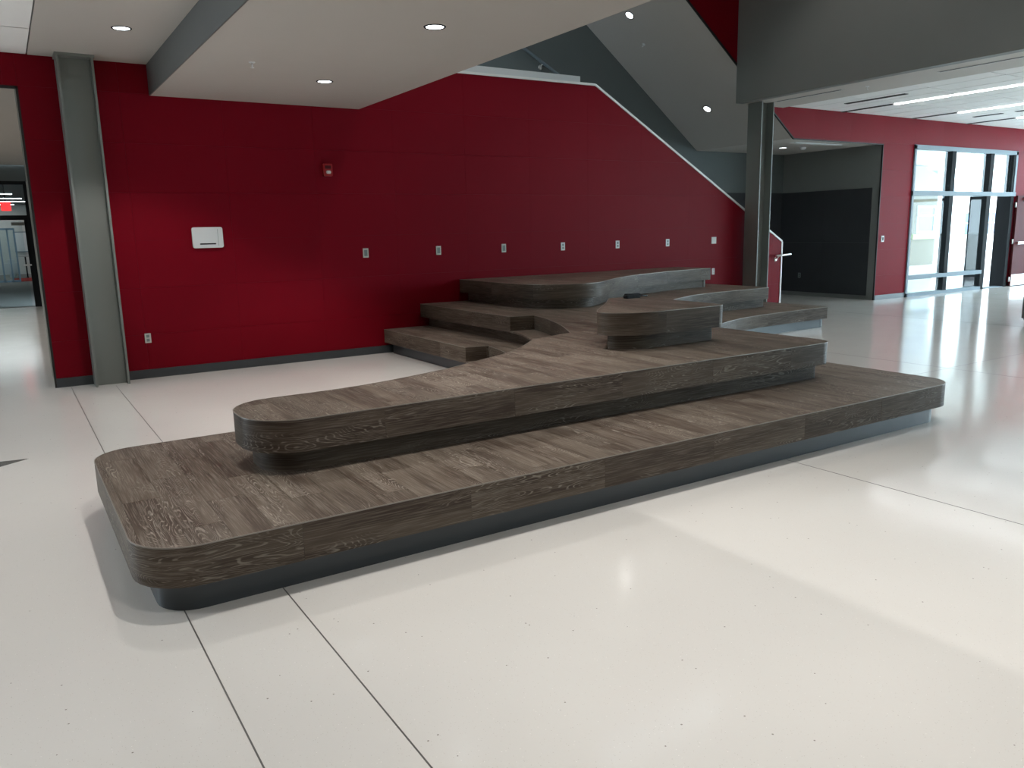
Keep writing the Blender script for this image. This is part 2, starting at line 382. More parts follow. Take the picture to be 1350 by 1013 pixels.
tag(box('ceiling', (4.25, 11.6, -14, W+.15, 8.2, 8.4), M['wallwhite']), 'high ceiling of the two storey hall', 'ceiling', 'structure')
# ---- outer walls out of frame
tag(box('wall_south', (-9, 24.2, -14.3, -14, 0, 8.4), M['lightgrey']), 'pale grey wall at the back of the hall', 'wall', 'structure')
tag(box('wall_west', (-9.2, -9, -14.3, W+.16, 0, 4), M['lightgrey']), 'pale grey side wall of the hall', 'wall', 'structure')
# east curtain wall (window_2)
ew = empty('window_2', (24.1, 0, 0)); tag(ew, 'tall glazed wall with dark mullions on the right side of the hall', 'window', 'structure')
ys = [-14 + 1.83*i for i in range(14)]
for y in ys: kid(box('mullion', (24.04, 24.16, y-.03, y+.03, 0, 3.85), M['darkframe']), ew)
for z in (0.05, 2.3, 3.8): kid(box('mullion', (24.05, 24.15, -14, W, z-.04, z+.04), M['darkframe']), ew)
for y0, y1 in zip(ys, ys[1:]):
    if y0 < 9: kid(box('pane', (24.09, 24.10, y0+.03, min(y1, W)-.03, .09, 3.76), M['glass']), ew)

# ---- corridor and far room at the left
tag(box('wall_corridor_east', (.372, .75, W+.03, 11.45, 0, 3.7), M['steel']), 'grey jamb beside the corridor opening', 'wall', 'structure')
tag(box('wall_corridor', (.95, 1.1, 11.45, 24.1, 0, 3.7), M['lightgrey']), 'pale corridor side wall', 'wall', 'structure')
tag(box('wall_corridor_west', (-4.2, -4.0, W+.16, 24.1, 0, 3.7), M['lightgrey']), 'pale wall on the far side of the corridor', 'wall', 'structure')
tag(box('ceiling_corridor', (-4.2, 1.1, W+.16, 24.1, 3.57, 3.75), M['drywall']), 'corridor ceiling seen through the left opening', 'ceiling', 'structure')
YD = 24.2
d1 = empty('door_1', (.6, YD, 0)); tag(d1, 'dark framed glazed door with transom at the corridor end', 'door', 'structure')
for b in ((-4, 1.1, YD-.05, YD+.1, 3.166, 3.58), (-4, 1.1, YD-.04, YD+.08, 2.22, 2.335), (.70, .77, YD-.05, YD+.1, 0, 3.2), (-.62, -.52, YD-.05, YD+.1, 0, 3.2), (-4, .72, YD-.05, YD+.1, 3.10, 3.17)):
    kid(box('frame', b, M['darkframe']), d1)
kid(box('side_panel', (.77, 1.1, YD-.05, YD+.1, 0, 3.2), M['lightgrey']), d1)
kid(box('header_panel', (-4, 1.1, YD-.06, YD-.05, 3.18, 3.57), M['stairgrey']), d1)
kid(box('stile', (.62, .70, YD-.03, YD+.03, 0, 2.22), M['darkframe']), d1)
kid(box('stile', (-.52, -.40, YD-.03, YD+.03, 0, 2.22), M['darkframe']), d1)
kid(box('pane', (-.40, .56, YD-.006, YD+.006, .02, 2.2), M['glass']), d1)
kid(box('pane', (-.52, .70, YD-.006, YD+.006, 2.34, 3.1), M['glass']), d1)
kid(rod('handle', (.60, YD-.08, 1.02), (.60, YD-.08, 1.22), .018, M['chrome']), d1)
kid(box('lever', (.48, .66, YD-.09, YD-.04, 1.06, 1.10), M['chrome']), d1)
kid(box('door_closer', (.33, .62, YD-.09, YD-.03, 2.08, 2.16), M['steel']), d1)
tag(box('floor_carpet', (-8, 8, 24.21, 52, -.2, .001), M['carpet']), 'grey carpet of the room beyond the corridor door', 'floor', 'structure')
tag(box('wall_far_room', (-8, 8, 50, 50.2, 0, 3.7), M['wallwhite']), 'pale end wall of the room beyond the corridor', 'wall', 'structure')
tag(box('wall_far_room_east', (7.9, 8.1, 24.3, 50, 0, 3.7), M['lightgrey']), 'side wall of the room beyond the corridor', 'wall', 'structure')
tag(box('wall_far_room_west', (-8.1, -7.9, 24.3, 50, 0, 3.7), M['lightgrey']), 'opposite side wall of the room beyond the corridor', 'wall', 'structure')
tag(box('ceiling_far_room', (-8, 8, 24.3, 50, 3.6, 3.75), M['stairgrey']), 'dark ceiling of the room beyond the corridor', 'ceiling', 'structure')
# far room contents
def lin(name, b, label, grp=None, mat='linear'):
    e = empty(name, ((b[0]+b[1])/2, (b[2]+b[3])/2, b[5])); tag(e, label, 'light', group=grp)
    kid(box('housing', (b[0]-.02, b[1]+.02, b[2]-.02, b[3]+.02, b[4]+.006, b[5]), M['white']), e)
    kid(box('diffuser', (b[0], b[1], b[2], b[3], b[4], b[4]+.02), M[mat]), e); return e
for y, x1, s in ((38, .68, 'nearest'), (41.8, 1.09, 'second'), (44.8, 1.3, 'third'), (48.5, .9, 'farthest')):
    lin('linear_light', (x1-2.6, x1, y-.09, y+.09, 3.545, 3.595), 'long white ceiling light beyond the corridor door, %s of four' % s, 'lights beyond the corridor door')
ex = empty('exit_sign', (.33, 30, 2.6)); tag(ex, 'glowing red exit sign hanging beyond the corridor door', 'exit sign')
kid(box('sign_face', (.20, .47, 29.98, 30.02, 2.64, 2.92), M['exitred'], bevel=.01), ex); kid(rod('stem', (.335, 30, 2.91), (.335, 30, 3.6), .012, M['darkframe']), ex)
wb = empty('whiteboard', (1.4, 49.95, 1.2)); tag(wb, 'white board on the end wall beyond the corridor door', 'whiteboard')
kid(box('board', (.75, 3.2, 49.95, 49.99, 1.2, 2.18), M['white']), wb); kid(boxes('frame', [(.72, 3.23, 49.93, 50, 1.15, 1.2), (.72, 3.23, 49.93, 50, 2.18, 2.22), (.70, .75, 49.93, 50, 1.15, 2.22)], M['alu']), wb)
gp = empty('glass_partition', (-.5, 40, 0)); tag(gp, 'blue framed glass partition in the room beyond the corridor', 'partition')
for x in (-2.0, -1.2, -.4, .05, .35, .6): kid(box('post', (x-.03, x+.03, 39.96, 40.04, 0, 2.25), M['bluemetal']), gp)
for z in (.05, 2.22): kid(box('rail', (-2, .6, 39.96, 40.04, z-.04, z+.04), M['bluemetal']), gp)
for a, b in ((-2, -1.2), (-1.2, -.4), (-.4, .05), (.05, .35), (.35, .6)): kid(box('pane', (a+.03, b-.03, 39.99, 40.01, .1, 2.17), M['glass']), gp)
tb = empty('tall_table', (1.2, 45, 0)); tag(tb, 'tall dark table below the white board beyond the corridor', 'table')
kid(box('tabletop', (.62, 2.2, 44.6, 45.4, .98, 1.03), M['lightgrey']), tb)
for x in (1.0, 1.9): kid(rod('leg', (x, 45, 0), (x, 45, .98), .03, M['darkframe']), tb); kid(box('foot', (x-.04, x+.04, 44.7, 45.3, 0, .04), M['darkframe']), tb)
dr = box('draped_stand', (.12, .72, 45.6, 46.3, .001, .85), M['drape'], bevel=.16); tag(dr, 'pale cloth covered object on the carpet beyond the corridor', 'covered object')
tag(box('rug', (.4, 3.5, 40.4, 44.2, .001, .012), M['rug']), 'red rug on the carpet beyond the corridor', 'rug')

# ---- glazed entrance (window_1) on the right
w1 = empty('window_1', (17.04, W, 0)); tag(w1, 'aluminium framed glazed entrance screen in the red wall', 'window', 'structure')
ya, yb = W-.03, W+.12
for b in ((17.04, 21.45, ya, yb, 3.22, 3.31), (17.04, 20.2, ya, yb, 0, .07), (17.04, 17.11, ya, yb, 0, 3.3), (21.36, 21.45, ya, yb, 2.3, 3.3), (17.04, 21.45, ya-.02, yb, 2.23, 2.33), (17.1, 20.2, ya, yb, .38, .47)):
    kid(box('frame', b, M['alu']), w1)
for b in ((18.54, 18.70, ya+.01, yb+.03, .0, 3.24), (20.20, 20.36, ya+.01, yb+.03, 2.33, 3.24), (21.27, 21.37, ya+.01, yb+.04, 2.33, 3.24), (20.16, 20.34, ya+.01, yb+.26, 0, 2.24), (21.30, 21.44, ya+.01, yb+.20, 0, 2.24)):
    kid(box('post', b, M['darkframe']), w1)
for a, b in ((17.11, 18.54), (18.70, 20.16)):
    for z0, z1 in ((.07, .38), (.47, 2.23), (2.33, 3.22)): kid(box('pane', (a, b, W+.04, W+.052, z0, z1), M['glass']), w1)
kid(box('pane', (20.36, 21.27, W+.04, W+.052, 2.33, 3.22), M['glass']), w1)
kid(box('threshold', (20.3, 21.3, W-.01, W+.2, 0, .012), M['alu']), w1)
d2 = empty('door_2', (21.45, W-.06, 0)); tag(d2, 'maroon door folded back against the red wall with silver push bar', 'door', 'structure')
kid(box('leaf', (21.50, 22.50, W-.085, W-.035, .012, 2.245), M['maroon'], bevel=.004), d2)
kid(box('kick_plate', (21.52, 22.48, W-.092, W-.085, .02, .295), M['chrome']), d2)
kid(box('push_bar', (21.60, 22.42, W-.15, W-.085, 1.05, 1.11), M['chrome'], bevel=.012), d2)
kid(box('door_closer', (21.75, 22.2, W-.14, W-.085, 2.12, 2.20), M['chrome'], bevel=.01), d2)
for z in (.18, 1.12, 2.02): kid(rod('hinge', (21.475, W-.06, z-.06), (21.475, W-.06, z+.06), .022, M['chrome']), d2)
cn = empty('canopy', (25, 14, 0)); tag(cn, 'pale entrance canopy outside above the glazed entrance', 'canopy')
kid(box('roof_slab', (16.3, 33.5, W+.3, 19.5, 3.75, 4.05), M['stucco']), cn)
for x, y in ((33.2, 19.2), (33.2, 11.4)): kid(box('post', (x-.12, x+.12, y-.12, y+.12, -.015, 3.75), M['alu']), cn)
# outdoors
tag(box('ground_outside', (16.1, 110, W+.16, 90, -.25, -.015), M['concrete']), 'bright pale paving outside the entrance', 'ground', 'structure')
tag(box('ground_outside_east', (24.2, 110, -60, W+.16, -.25, -.015), M['concrete']), 'bright pale paving along the glazed side', 'ground', 'structure')
tw = empty('tan_building', (29, 18, 0)); tag(tw, 'tan building wing with a white framed window outside the left pane', 'building')
kid(box('wall', (24.5, 31.35, 18, 22, -.02, 2.75), M['tan']), tw)
kid(prism_xz('roof', [(24.2, 2.75), (31.9, 2.75), (31.9, 3.1), (29.6, 3.7), (24.2, 3.7)], 17.6, 22.4, M['slate']), tw)
kid(boxes('window_frame', [(30.0, 31.22, 17.95, 18, 1.22, 1.30), (30.0, 31.22, 17.95, 18, 2.2, 2.28), (30.0, 30.07, 17.95, 18, 1.3, 2.2), (31.15, 31.22, 17.95, 18, 1.3, 2.2), (30.0, 31.22, 17.95, 18, 1.88, 1.93)], M['white']), tw)
kid(box('pane', (30.07, 31.15, 17.98, 17.995, 1.3, 2.2), M['bluepane']), tw)
kid(box('sill', (29.7, 31.4, 17.9, 18, 1.0, 1.2), M['green']), tw)
fb = empty('pale_building', (50, 25, 0)); tag(fb, 'pale sunlit building with blue windows beyond the entrance doors', 'building')
kid(box('wall', (43, 66, 25, 32, -.02, 7.5), M['stucco']), fb); kid(box('roof', (42.6, 66.4, 24.6, 32.4, 7.5, 7.9), M['slate']), fb)
for x0, x1 in ((46.4, 48.0), (48.75, 50.3), (52.2, 53.8)):
    kid(boxes('window_frame', [(x0-.08, x1+.08, 24.94, 25, .82, .9), (x0-.08, x1+.08, 24.94, 25, 2.1, 2.18), (x0-.08, x0, 24.94, 25, .9, 2.1), (x1, x1+.08, 24.94, 25, .9, 2.1), ((x0+x1)/2-.04, (x0+x1)/2+.04, 24.94, 25, .9, 2.1), (x0, x1, 24.94, 25, 1.5, 1.56)], M['white']), fb)
    kid(box('pane', (x0, x1, 24.97, 24.99, .9, 2.1), M['bluepane']), fb)
sb = empty('shrub', (46.6, 24.3, 0)); tag(sb, 'small green shrub against the pale building outside', 'shrub')
V, F = [], []
for k in range(220):
    a, b, rr = random.uniform(0, 6.28), random.uniform(-.2, 1.4), random.uniform(.25, .42)
    p = Vector((46.6+rr*math.cos(a)*math.cos(b), 24.3+rr*math.sin(a)*math.cos(b), .35+rr*math.sin(b)*1.1)); d = Vector((random.gauss(0, 1), random.gauss(0, 1), random.gauss(0, 1))).normalized()*.07; e = d.orthogonal()*.5
    n = len(V); V += [tuple(p-d), tuple(p+e), tuple(p+d), tuple(p-e)]; F.append((n, n+1, n+2, n+3))
fo = link('foliage', V, F, M['leaf']); fo['kind'] = 'stuff'; kid(fo, sb); kid(rod('stem', (46.6, 24.3, -.02), (46.6, 24.3, .5), .03, M['tan']), sb)

# ================================================================== STEEL COLUMNS
def wf_column(x0, x1, y0, y1, z1, label, grp='steel columns', tf=.022, tw_=.018):
    e = empty('steel_column', ((x0+x1)/2, (y0+y1)/2, 0)); tag(e, label, 'column', group=grp)
    kid(box('flange', (x0, x0+tf, y0, y1, 0, z1), M['steel']), e); kid(box('flange', (x1-tf, x1, y0, y1, 0, z1), M['steel']), e)
    ym = (y0+y1)/2; kid(box('web', (x0+tf, x1-tf, ym-tw_/2, ym+tw_/2, 0, z1), M['steel']), e)
    return e
c1 = wf_column(.748, 1.105, 10.11, 10.37, 3.63, 'grey steel column against the red wall beside the corridor opening')
kid(box('cap_plate', (.735, 1.118, 10.09, 10.37, 3.60, 3.63), M['steel']), c1)
wf_column(11.66, 11.985, 9.985, 10.3, 3.812, 'grey steel column under the bulkhead behind the platform')

# ================================================================== TIERED SEATING PLATFORM
PF = empty('tiered_seating_platform', (3.5, 5, 0)); tag(PF, 'curved tiered seating platform clad in grey brown limed oak planks', 'seating platform')
PL, PW, OV, YE = .906, .184, .088, W-.004
def planks(poly, z, par, x0=.0):
    xs = [x0+PW*k for k in range(int((min(p[0] for p in poly)-x0)//PW), int((max(p[0] for p in poly)-x0)//PW)+2)]
    i = 0
    for P in cells(poly, xs, []):
        cx = sum(p[0] for p in P)/len(P); k = int((min(p[0] for p in P)-x0+1e-4)//PW); y0 = (k*.382 % 1)*PL
        lo, hi = min(p[1] for p in P), max(p[1] for p in P)
        ys = [y0+PL*j for j in range(int((lo-y0)//PL), int((hi-y0)//PL)+2)]
        for Q in cells(P, [], ys):
            if max(q[1] for q in Q)-min(q[1] for q in Q) < .004: continue
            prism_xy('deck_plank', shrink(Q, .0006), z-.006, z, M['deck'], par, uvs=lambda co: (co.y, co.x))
def soft(o):
    for p in o.data.polygons: p.use_smooth = True
    o.data.set_sharp_from_angle(angle=math.radians(32)); return o
def fascia(path, z0, z1, par, smark):
    """clad an open outline (interior on the left) with planks PL long"""
    inner = offset(path, .010, closed=False); S = [0.0]
    for a, b in zip(path, path[1:]): S.append(S[-1]+math.hypot(b[0]-a[0], b[1]-a[1]))
    def at(s, P):
        for i in range(len(S)-1):
            if s <= S[i+1] or i == len(S)-2:
                t = (s-S[i])/max(1e-9, S[i+1]-S[i]); t = min(1, max(0, t)); return (P[i][0]+(P[i+1][0]-P[i][0])*t, P[i][1]+(P[i+1][1]-P[i][1])*t)
    s0 = smark % PL; marks = [0.0] + [s0+PL*k for k in range(int(S[-1]/PL)+1) if .02 < s0+PL*k < S[-1]-.02] + [S[-1]]
    for a, b in zip(marks, marks[1:]):
        a += .0006; b -= .0006; ss = [a]+[s for s in S if a+.002 < s < b-.002]+[b]
        V, U, F = [], [], []
        for s in ss:
            p, q = at(s, path), at(s, inner)
            V += [(p[0], p[1], z0), (p[0], p[1], z1), (q[0], q[1], z1), (q[0], q[1], z0)]; U += [(s, z0), (s, z1), (s, z1+.01), (s, z0-.01)]
        n = len(ss)
        for i in range(n-1):
            for c in range(4): F.append((4*i+c, 4*i+4+c, 4*i+4+(c+1) % 4, 4*i+(c+1) % 4))
        F += [(0, 1, 2, 3), (4*n-1, 4*n-2, 4*n-3, 4*n-4)]
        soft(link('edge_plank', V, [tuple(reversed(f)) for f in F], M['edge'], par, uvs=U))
def trim_ring(path, z, par):
    o_, i_ = offset(path, -.0015, closed=False), offset(path, .004, closed=False); n = len(path); V, F = [], []
    for p, q in zip(o_, i_): V += [(p[0], p[1], z-.004), (p[0], p[1], z+.0012), (q[0], q[1], z+.0012)]
    for i in range(n-1):
        for c in range(2): F.append((3*i+c, 3*i+c+1, 3*i+3+c+1, 3*i+3+c))
    e = link('edge_trim', V, F, M['trim'], par); e['label'] = 'thin pale metal edge trim'; return e
def tier(name, path, zb, zf, zt, plinth_mat, label, front_seam=None, closed=False, plinth_path=None):
    path = dedupe(path); full = list(path)
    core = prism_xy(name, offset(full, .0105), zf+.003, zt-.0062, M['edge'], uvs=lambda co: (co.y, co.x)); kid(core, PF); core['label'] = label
    pl = prism_xy('plinth', offset(dedupe(plinth_path or path), OV), zb, zf+.003, plinth_mat, core, uvs=lambda co: (co.x+co.y, co.z))
    soft(pl); pl['label'] = 'recessed plinth below the overhanging edge'
    run = full + [full[0]] if closed else full
    S = 0; sm = 0
    for a, b in zip(run, run[1:]):
        if front_seam and a[0] <= front_seam < b[0] and abs(a[1]-b[1]) < .02: sm = S + front_seam-a[0]
        S += math.hypot(b[0]-a[0], b[1]-a[1])
    fascia(run, zf, zt-.001, core, sm); trim_ring(run, zt, core); planks(offset(full, .002), zt, core)
    return core
# --- lower tier
t1_out = catmull([(4.44, 8.03), (4.35, 7.62), (4.17, 7.18), (3.92, 6.77), (3.60, 6.38)], 5)          # outer line along the step notch
t1_rest = catmull([(3.60, 6.38), (3.22, 6.08), (2.75, 5.83), (2.2, 5.63), (1.7, 5.54), (1.2, 5.53)], 5)
t1_in = catmull([(4.715, 7.965), (4.62, 7.50), (4.44, 7.02), (4.14, 6.50)], 5)
t1_left = arc(.33+.25, 5.53-.25, .25, 90, 180) + arc(.33+.27, 3.51+.27, .27, 180, 270)
t1_right = arc(6.63-.25, 3.51+.25, .25, -90, 0) + catmull([(6.63, 5.1), (6.68, 5.7), (6.83, 6.2), (7.1, 6.68), (7.5, 7.13), (7.99, 7.5), (8.57, 7.79), (9.33, 8.0), (10.29, 8.08), (11.20, 8.11)], 5) + arc(11.235-.04, 8.115+.04, .04, -90, 0, 3)
T1 = [(4.44, YE), (4.44, 8.03)] + t1_in + [(3.60, 6.38)] + t1_rest + t1_left + t1_right + [(11.235, YE)]
T1p = [(4.44, YE), (4.44, 8.03)] + t1_out + t1_rest + t1_left + t1_right[:-4] + [(11.235, 8.115), (11.235, YE)]
b1 = tier('lower_tier', T1, 0, H1-.187, H1, M['base'], 'lowest tier with a charcoal plinth on the floor', 1.04, plinth_path=T1p)
def half_step(outer, inner, z0, z1, par, mat):
    P = dedupe(outer + list(reversed(inner))); P = offset(P, .004) if False else P
    a = sum(P[i][0]*P[(i+1) % len(P)][1]-P[(i+1) % len(P)][0]*P[i][1] for i in range(len(P)))
    if a < 0: P.reverse()
    o = prism_xy('half_step', P, z0, z1, M['deck'], par, uvs=lambda co: (co.y, co.x)); o['label'] = 'small half height step cut into the tier corner'
half_step(t1_out, t1_in, H1-.19, H1-.166, b1, None)
# --- middle tier
t2_out = catmull([(5.02, 7.96), (4.93, 7.55), (4.75, 7.10), (4.47, 6.58), (4.12, 6.13)], 5)
t2_rest = catmull([(4.12, 6.13), (3.70, 5.73), (3.41, 5.53), (3.16, 5.41), (2.735, 5.21), (2.35, 5.08), (2.0, 4.99), (1.7, 4.955), (1.36, 4.95)], 4)
t2_in = catmull([(5.315, 7.885), (5.19, 7.42), (4.96, 6.85), (4.66, 6.28)], 6)
t2_left = arc(1.035+.29, 4.95-.29, .29, 90, 180) + arc(1.035+.3, 4.245+.3, .3, 180, 270)
t2_right = arc(6.0-.17, 4.245+.17, .17, -90, 0) + catmull([(6.0, 5.5), (6.07, 6.0), (6.25, 6.5), (6.55, 7.0), (6.95, 7.5), (7.42, 7.93), (7.93, 8.24), (8.4, 8.47), (8.75, 8.60), (9.35, 8.70), (10.05, 8.735), (10.55, 8.77)], 5) + arc(10.585-.04, 8.775+.04, .04, -90, 0, 3)
T2 = [(5.02, YE), (5.02, 7.96)] + t2_in + [(4.12, 6.13)] + t2_rest + t2_left + t2_right + [(10.585, YE)]
T2p = [(5.02, YE), (5.02, 7.96)] + t2_out + t2_rest + t2_left + t2_right[:-4] + [(10.585, 8.775), (10.585, YE)]
b2 = tier('middle_tier', T2, H1, H2-.187, H2, M['edge'], 'middle tier overhanging the lowest one', 2.70, plinth_path=T2p)
half_step(t2_out, t2_in, H2-.19, H2-.17, b2, None)
# --- upper tier at the wall
T3 = [(5.68, YE)] + catmull([(5.68, 9.0), (5.72, 8.72), (5.84, 8.45), (6.02, 8.26), (6.27, 8.17), (6.52, 8.20), (6.78, 8.36), (7.12, 8.62), (7.5, 8.86), (8.0, 9.10), (8.5, 9.28), (9.1, 9.44), (9.6, 9.53), (10.03, 9.57)], 5) + [(10.05, 9.575), (10.05, YE)]
tier('upper_tier', T3, H2, H3-.19, H3, M['edge'], 'uppermost tier against the red wall')
# --- island block
IS = arc(5.38-.1, 4.915+.1, .1, -90, 0, 6) + [(5.40, 5.6)] + arc(5.41-.12, 6.21-.12, .12, 0, 90, 5) + arc(5.14, 6.10, .11, 95, 140, 3) + [(4.70, 5.78), (4.45, 5.54)] + catmull([(4.25, 5.34), (4.175, 5.24), (4.165, 5.16), (4.21, 5.06), (4.34, 4.965), (4.52, 4.92), (4.72, 4.915)], 4)
tier('island_block', IS, H2, H3-.19, H3, M['edge'], 'loose looking raised seat block standing on the middle tier', closed=True)

# small black thing on the island
bt = empty('black_pouch', (5.3, 6.07, H3)); tag(bt, 'small black object lying at the rear edge of the raised seat block', 'small object')
o = box('body', (5.17, 5.36, 6.02, 6.10, H3, H3+.032), M['black'], bevel=.012); kid(o, bt)
kid(rod('strap', (5.34, 6.07, H3+.022), (5.49, 6.09, H3+.009), .009, M['black']), bt)
kid(box('flap', (5.20, 5.39, 6.06, 6.12, H3+.012, H3+.042), M['black'], bevel=.01), bt)

# ================================================================== WALL FITTINGS
def outlet(x, z, label, grp=None, cover='ivory', dev='devgrey', y=W, wd=.07, ht=.115, two=True):
    e = empty('power_outlet', (x, y, z)); tag(e, label, 'outlet', group=grp)
    kid(box('cover_plate', (x-wd/2, x+wd/2, y-.007, y, z-ht/2, z+ht/2), M[cover], bevel=.002), e)
    if two:
        for s in (-1, 1): kid(box('socket', (x-.017, x+.017, y-.0095, y-.007, z+s*.024-.017, z+s*.024+.017), M[dev], bevel=.003), e)
    else:
        kid(box('insert', (x-.024, x+.024, y-.0095, y-.007, z-.042, z+.042), M[dev], bevel=.003), e)
    return e
for i, x in enumerate((4.231, 5.351, 6.463)):
    outlet(x, 1.405, ('leftmost', 'second', 'third')[i] + ' grey outlet from the left in the row of six on the red wall', 'outlets in a row on the red wall', two=False, wd=.08, ht=.125)
for i, x in enumerate((7.573, 8.699, 9.826)):
    outlet(x, 1.398, ('fourth', 'fifth', 'sixth')[i] + ' outlet from the left in the row of six on the red wall', 'outlets in a row on the red wall', cover='white', dev='devgrey', wd=.08, ht=.125)
bp_ = empty('blank_plate', (10.961, W, 1.41)); tag(bp_, 'square pale blank plate on the red wall near the right column', 'wall plate')
kid(box('cover_plate', (10.90, 11.02, W-.008, W, 1.35, 1.47), M['ivory'], bevel=.002), bp_)
for dx in (-.04, .04): kid(lathe('screw', [(0, .0015), (.004, .0012), (.005, 0)], M['chrome'], loc=(10.961+dx, W-.008, 1.41), axis=(0, -1, 0), n=8), bp_)
outlet(10.963, .85, 'pale outlet low on the red wall just right of the uppermost tier', cover='white', dev='ivory')
outlet(1.382, .485, 'pale outlet low on the red wall right of the left steel column', cover='ivory', dev='devgrey')
o = outlet(0, 0, 'dim outlet low on the charcoal board of the stair lobby', cover='devgrey', dev='greydark'); o.location = (15.905, 12.33, .48); o.rotation_euler.z = -math.pi/2
for c in o.children: c.matrix_parent_inverse = Matrix.Translation((0, -W, 0))
swt = empty('card_reader', (16.085, W, 1.31)); tag(swt, 'small pale switch plate on the red wall left of the glazed entrance', 'switch')
kid(box('cover_plate', (16.035, 16.135, W-.015, W, 1.25, 1.38), M['white'], bevel=.004), swt); kid(box('button', (16.065, 16.105, W-.02, W-.015, 1.28, 1.35), M['darkframe'], bevel=.002), swt)
# white wall unit with a slot
wu_ = empty('wall_unit', (2.175, W, 1.66)); tag(wu_, 'white rounded wall unit with a dark slot on the red wall', 'wall unit')
def rrect(x0, x1, z0, z1, r): return [(x, z) for cx, cz, a in ((x1-r, z0+r, -90), (x1-r, z1-r, 0), (x0+r, z1-r, 90), (x0+r, z0+r, 180)) for x, z in arc(cx, cz, r, a, a+90, 5)]
kid(prism_xz('casing', rrect(1.995, 2.355, 1.535, 1.785, .025), W-.03, W, M['white']), wu_)
kid(prism_xz('cover', rrect(2.02, 2.285, 1.56, 1.76, .012), W-.034, W-.03, M['white']), wu_)
kid(prism_xz('slot', rrect(2.075, 2.265, 1.575, 1.592, .006), W-.0355, W-.034, M['black']), wu_)
kid(box('seam', (2.293, 2.297, W-.0308, W-.03, 1.56, 1.76), M['devgrey']), wu_)
# fire alarm strobe
sx, sz = 3.756, 2.491
fs = empty('fire_strobe', (sx, W, sz)); tag(fs, 'red fire alarm strobe with a clear lens high on the red wall', 'fire alarm')
kid(prism_xz('body', rrect(sx-.062, sx+.062, sz-.075, sz+.085, .015), W-.045, W, M['stroberd']), fs)
kid(box('lens', (sx-.032, sx+.030, W-.075, W-.045, sz-.045, sz-.005), M['lens'], bevel=.008), fs); kid(box('sounder', (sx-.04, sx+.04, W-.049, W-.045, sz+.02, sz+.06), M['maroon']), fs)

# ================================================================== LIGHTS
def spot(loc, power, size=104, blend=.35, rad=.07, aim=(0, 0, -1), par=None):
    l = bpy.data.lights.new('lamp', 'SPOT'); l.energy = power; l.spot_size = math.radians(size); l.spot_blend = blend; l.shadow_soft_size = rad; l.color = LAMP
    o = bpy.data.objects.new('lamp', l); COL.objects.link(o); o.location = loc; o.rotation_euler = Vector((0, 0, -1)).rotation_difference(Vector(aim)).to_euler()
    if par: kid(o, par)
    return o
def downlight(x, y, z, label, power, n=(0, 0, -1), r=.085, grp='round ceiling downlights', **k):
    e = empty('downlight', (x, y, z)); tag(e, label, 'ceiling light', group=grp)
    q = Vector(n)
    kid(lathe('trim_ring', [(r*.86, .002), (r*.9, .006), (r*1.05, .005), (r*1.08, .0)], M['darkframe'], loc=(x, y, z), axis=n), e)
    kid(lathe('lens', [(0, .0025), (r*.5, .003), (r*.86, .002)], M['lamp'], loc=(x, y, z), axis=n), e)
    if power: spot(Vector((x, y, z)) + q*.02, power, aim=n, par=e, **k)
    return e
for y, s in ((8.70, 'farther downlight in the low beige ceiling band'), (6.09, 'nearer downlight in the low beige ceiling band'), (3.47, 'downlight overhead in the low beige ceiling band, above the platform'), (.86, 'downlight overhead in the low beige ceiling band, beside the viewer'), (-1.75, 'downlight in the low beige ceiling band, behind the viewer'), (-5, 'last downlight in the low beige ceiling band, far behind the viewer')):
    downlight(3.185, y, 3.29, s, SOFFIT_W, size=86, blend=.5)
for y, s in ((7.5, 'front left'), (3.6, 'middle left'), (-.4, 'rear left'), (-5.0, 'last left')):  # added lamps outside the view, brightening the left floor
    downlight(-2.0, y, 3.63, 'added unseen lamp in the left tiled ceiling, ' + s, LEFT_W)
for y, s in ((8.75, 'downlight in the ceiling strip right of the left steel column'), (6.17, 'downlight overhead in the left ceiling strip, second from the red wall'), (3.59, 'downlight overhead in the left ceiling strip, third from the red wall'), (1.01, 'downlight in the left ceiling strip beside the viewer'), (-1.6, 'downlight in the left ceiling strip behind the viewer')):
    downlight(1.23, y, 3.63, s, LEFT_W)
ns = Vector((-.743, 0, -1)).normalized()
for x, s in ((10.14, 'upper downlight on the sloped stair ceiling'), (12.165, 'lower downlight on the sloped stair ceiling')):
    downlight(x, 11.785, sl(x), s, STAIR_W, n=ns, grp='downlights above the stair')
downlight(14.45, 11.77, 3.284, 'downlight in the flat lobby ceiling behind the right column', STAIR_W, r=.09, grp='downlights above the stair')
downlight(5.6, 11.7, 8.0, 'high downlight over the stair landing', 130, grp='downlights above the stair')
sg = empty('ceiling_diffuser', (14.6, 11.2, 3.28)); tag(sg, 'pale ceiling grille in the lobby behind the right column', 'air vent')
kid(box('frame', (13.7, 15.2, 10.85, 11.0, 3.275, 3.284), M['white']), sg)
for k in range(3): kid(box('slat', (13.75, 15.15, 10.87+.04*k, 10.885+.04*k, 3.270, 3.275), M['lightgrey']), sg)
sd = empty('smoke_detector', (14.76, 11.5, 3.284)); tag(sd, 'white detector dome on the lobby ceiling', 'detector'); kid(lathe('dome', [(0, .06), (.04, .055), (.065, .03), (.07, 0)], M['white'], loc=(14.76, 11.5, 3.284), axis=(0, 0, -1)), sd)
for y, t in ((13.2, 'near'), (17.0, 'middle'), (20.8, 'far')):  # unseen lamps added to brighten the corridor
    downlight(-1.2, y, 3.57, t + ' added unseen lamp in the corridor ceiling', CORR_W, grp='added corridor lamps', size=120, blend=.5)
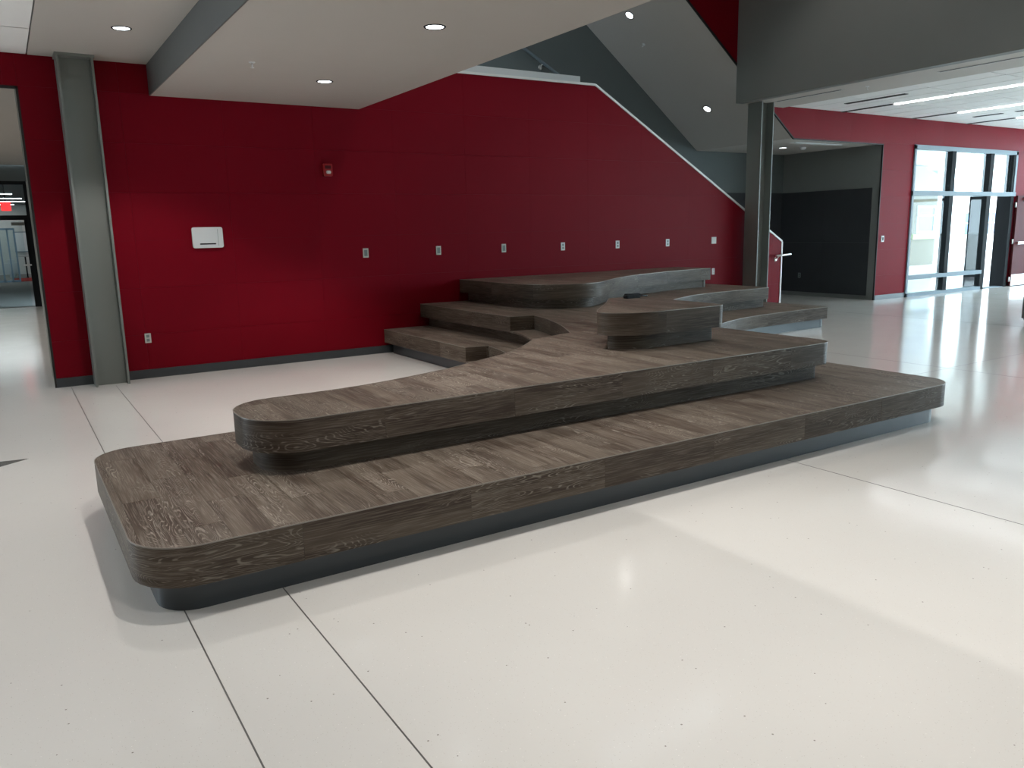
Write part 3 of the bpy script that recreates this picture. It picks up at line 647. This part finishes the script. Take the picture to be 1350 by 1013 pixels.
# added high hall lamps, unseen, lighting the floor of the two storey part
pos = ['front left', 'front right', 'middle left', 'middle right', 'rear left', 'rear right', 'last left', 'last right']
for i, (x, y) in enumerate([(x, y) for y in (7.6, 3.6, -.6, -5.2) for x in (6.1, 9.6)]):
    downlight(x, y, 8.2, 'added unseen high lamp over the two storey hall, ' + pos[i], ATRIUM_W, r=.14, grp='added high hall lamps', size=84, blend=.5)
# linear lights in the right ceiling
for x, y1, y0, s in ((14.48, 9.26, -9.0, 'nearest long white ceiling light on the right'), (16.88, 9.38, -9.0, 'middle long white ceiling light on the right'), (19.05, 9.3, -9.0, 'third long white ceiling light on the right'), (21.4, 9.3, -9.0, 'added unseen fourth long white ceiling light on the right')):  # the fourth is added out of view for more light on the right
    e = lin('linear_light', (x-.030, x+.030, y0, y1, 3.822, 3.838), s, 'long lights in the right ceiling')
for i, (x, y0, y1) in enumerate(((14.48, 9.30, W), (16.88, 9.42, W), (19.05, 9.34, W), (13.56, 8.47, 9.66), (17.95, 9.06, 9.65), (17.95, 7.2, 8.8))):
    e = empty('slot_diffuser', (x, y1, 3.84)); tag(e, ('dark air slot in line with the nearest long ceiling light', 'dark air slot in line with the middle long ceiling light', 'dark air slot in line with the third long ceiling light', 'short dark air slot between bulkhead and nearest long light', 'short dark air slot between the two farther long lights', 'dark air slot nearer the viewer between the two farther long lights')[i], 'air vent', group='slots in the right ceiling')
    kid(box('frame', (x-.05, x+.05, y0, y1, 3.832, 3.842), M['grid']), e); kid(box('slot', (x-.03, x+.03, y0+.02, y1-.02, 3.829, 3.833), M['darkframe']), e)
# sprinklers
def sprinkler(x, y, z, label, n=(0, 0, -1)):
    e = empty('sprinkler', (x, y, z)); tag(e, label, 'sprinkler', group='ceiling sprinklers'); q = Vector(n); p = Vector((x, y, z))
    kid(lathe('escutcheon', [(0, .008), (.025, .007), (.032, 0)], M['white'], loc=p, axis=n, n=12), e)
    kid(rod('stem', p, p+q*.05, .007, M['chrome'], n=6), e); kid(lathe('deflector', [(0, .055), (.018, .052), (.018, .048)], M['chrome'], loc=p, axis=n, n=10), e)
sprinkler(2.243, 8.063, 3.29, 'tiny sprinkler in the low beige ceiling band')
sprinkler(10.68, 12.0, sl(10.68), 'tiny sprinkler on the sloped stair ceiling', ns)
sprinkler(12.1, 8.24, 3.815, 'tiny sprinkler in the plain strip under the bulkhead')
sprinkler(14.29, 8.09, 3.841, 'tiny sprinkler in the right tiled ceiling')
# ottoman at the right edge
ot = empty('ottoman', (14.2, 6.0, 0)); tag(ot, 'grey block seat cut off by the right edge of the picture', 'ottoman')
kid(box('cushion', (13.78, 14.6, 5.58, 6.39, .06, .46), M['ottoman'], bevel=.03), ot); kid(box('plinth', (13.83, 14.55, 5.63, 6.34, 0, .06), M['darkframe']), ot)
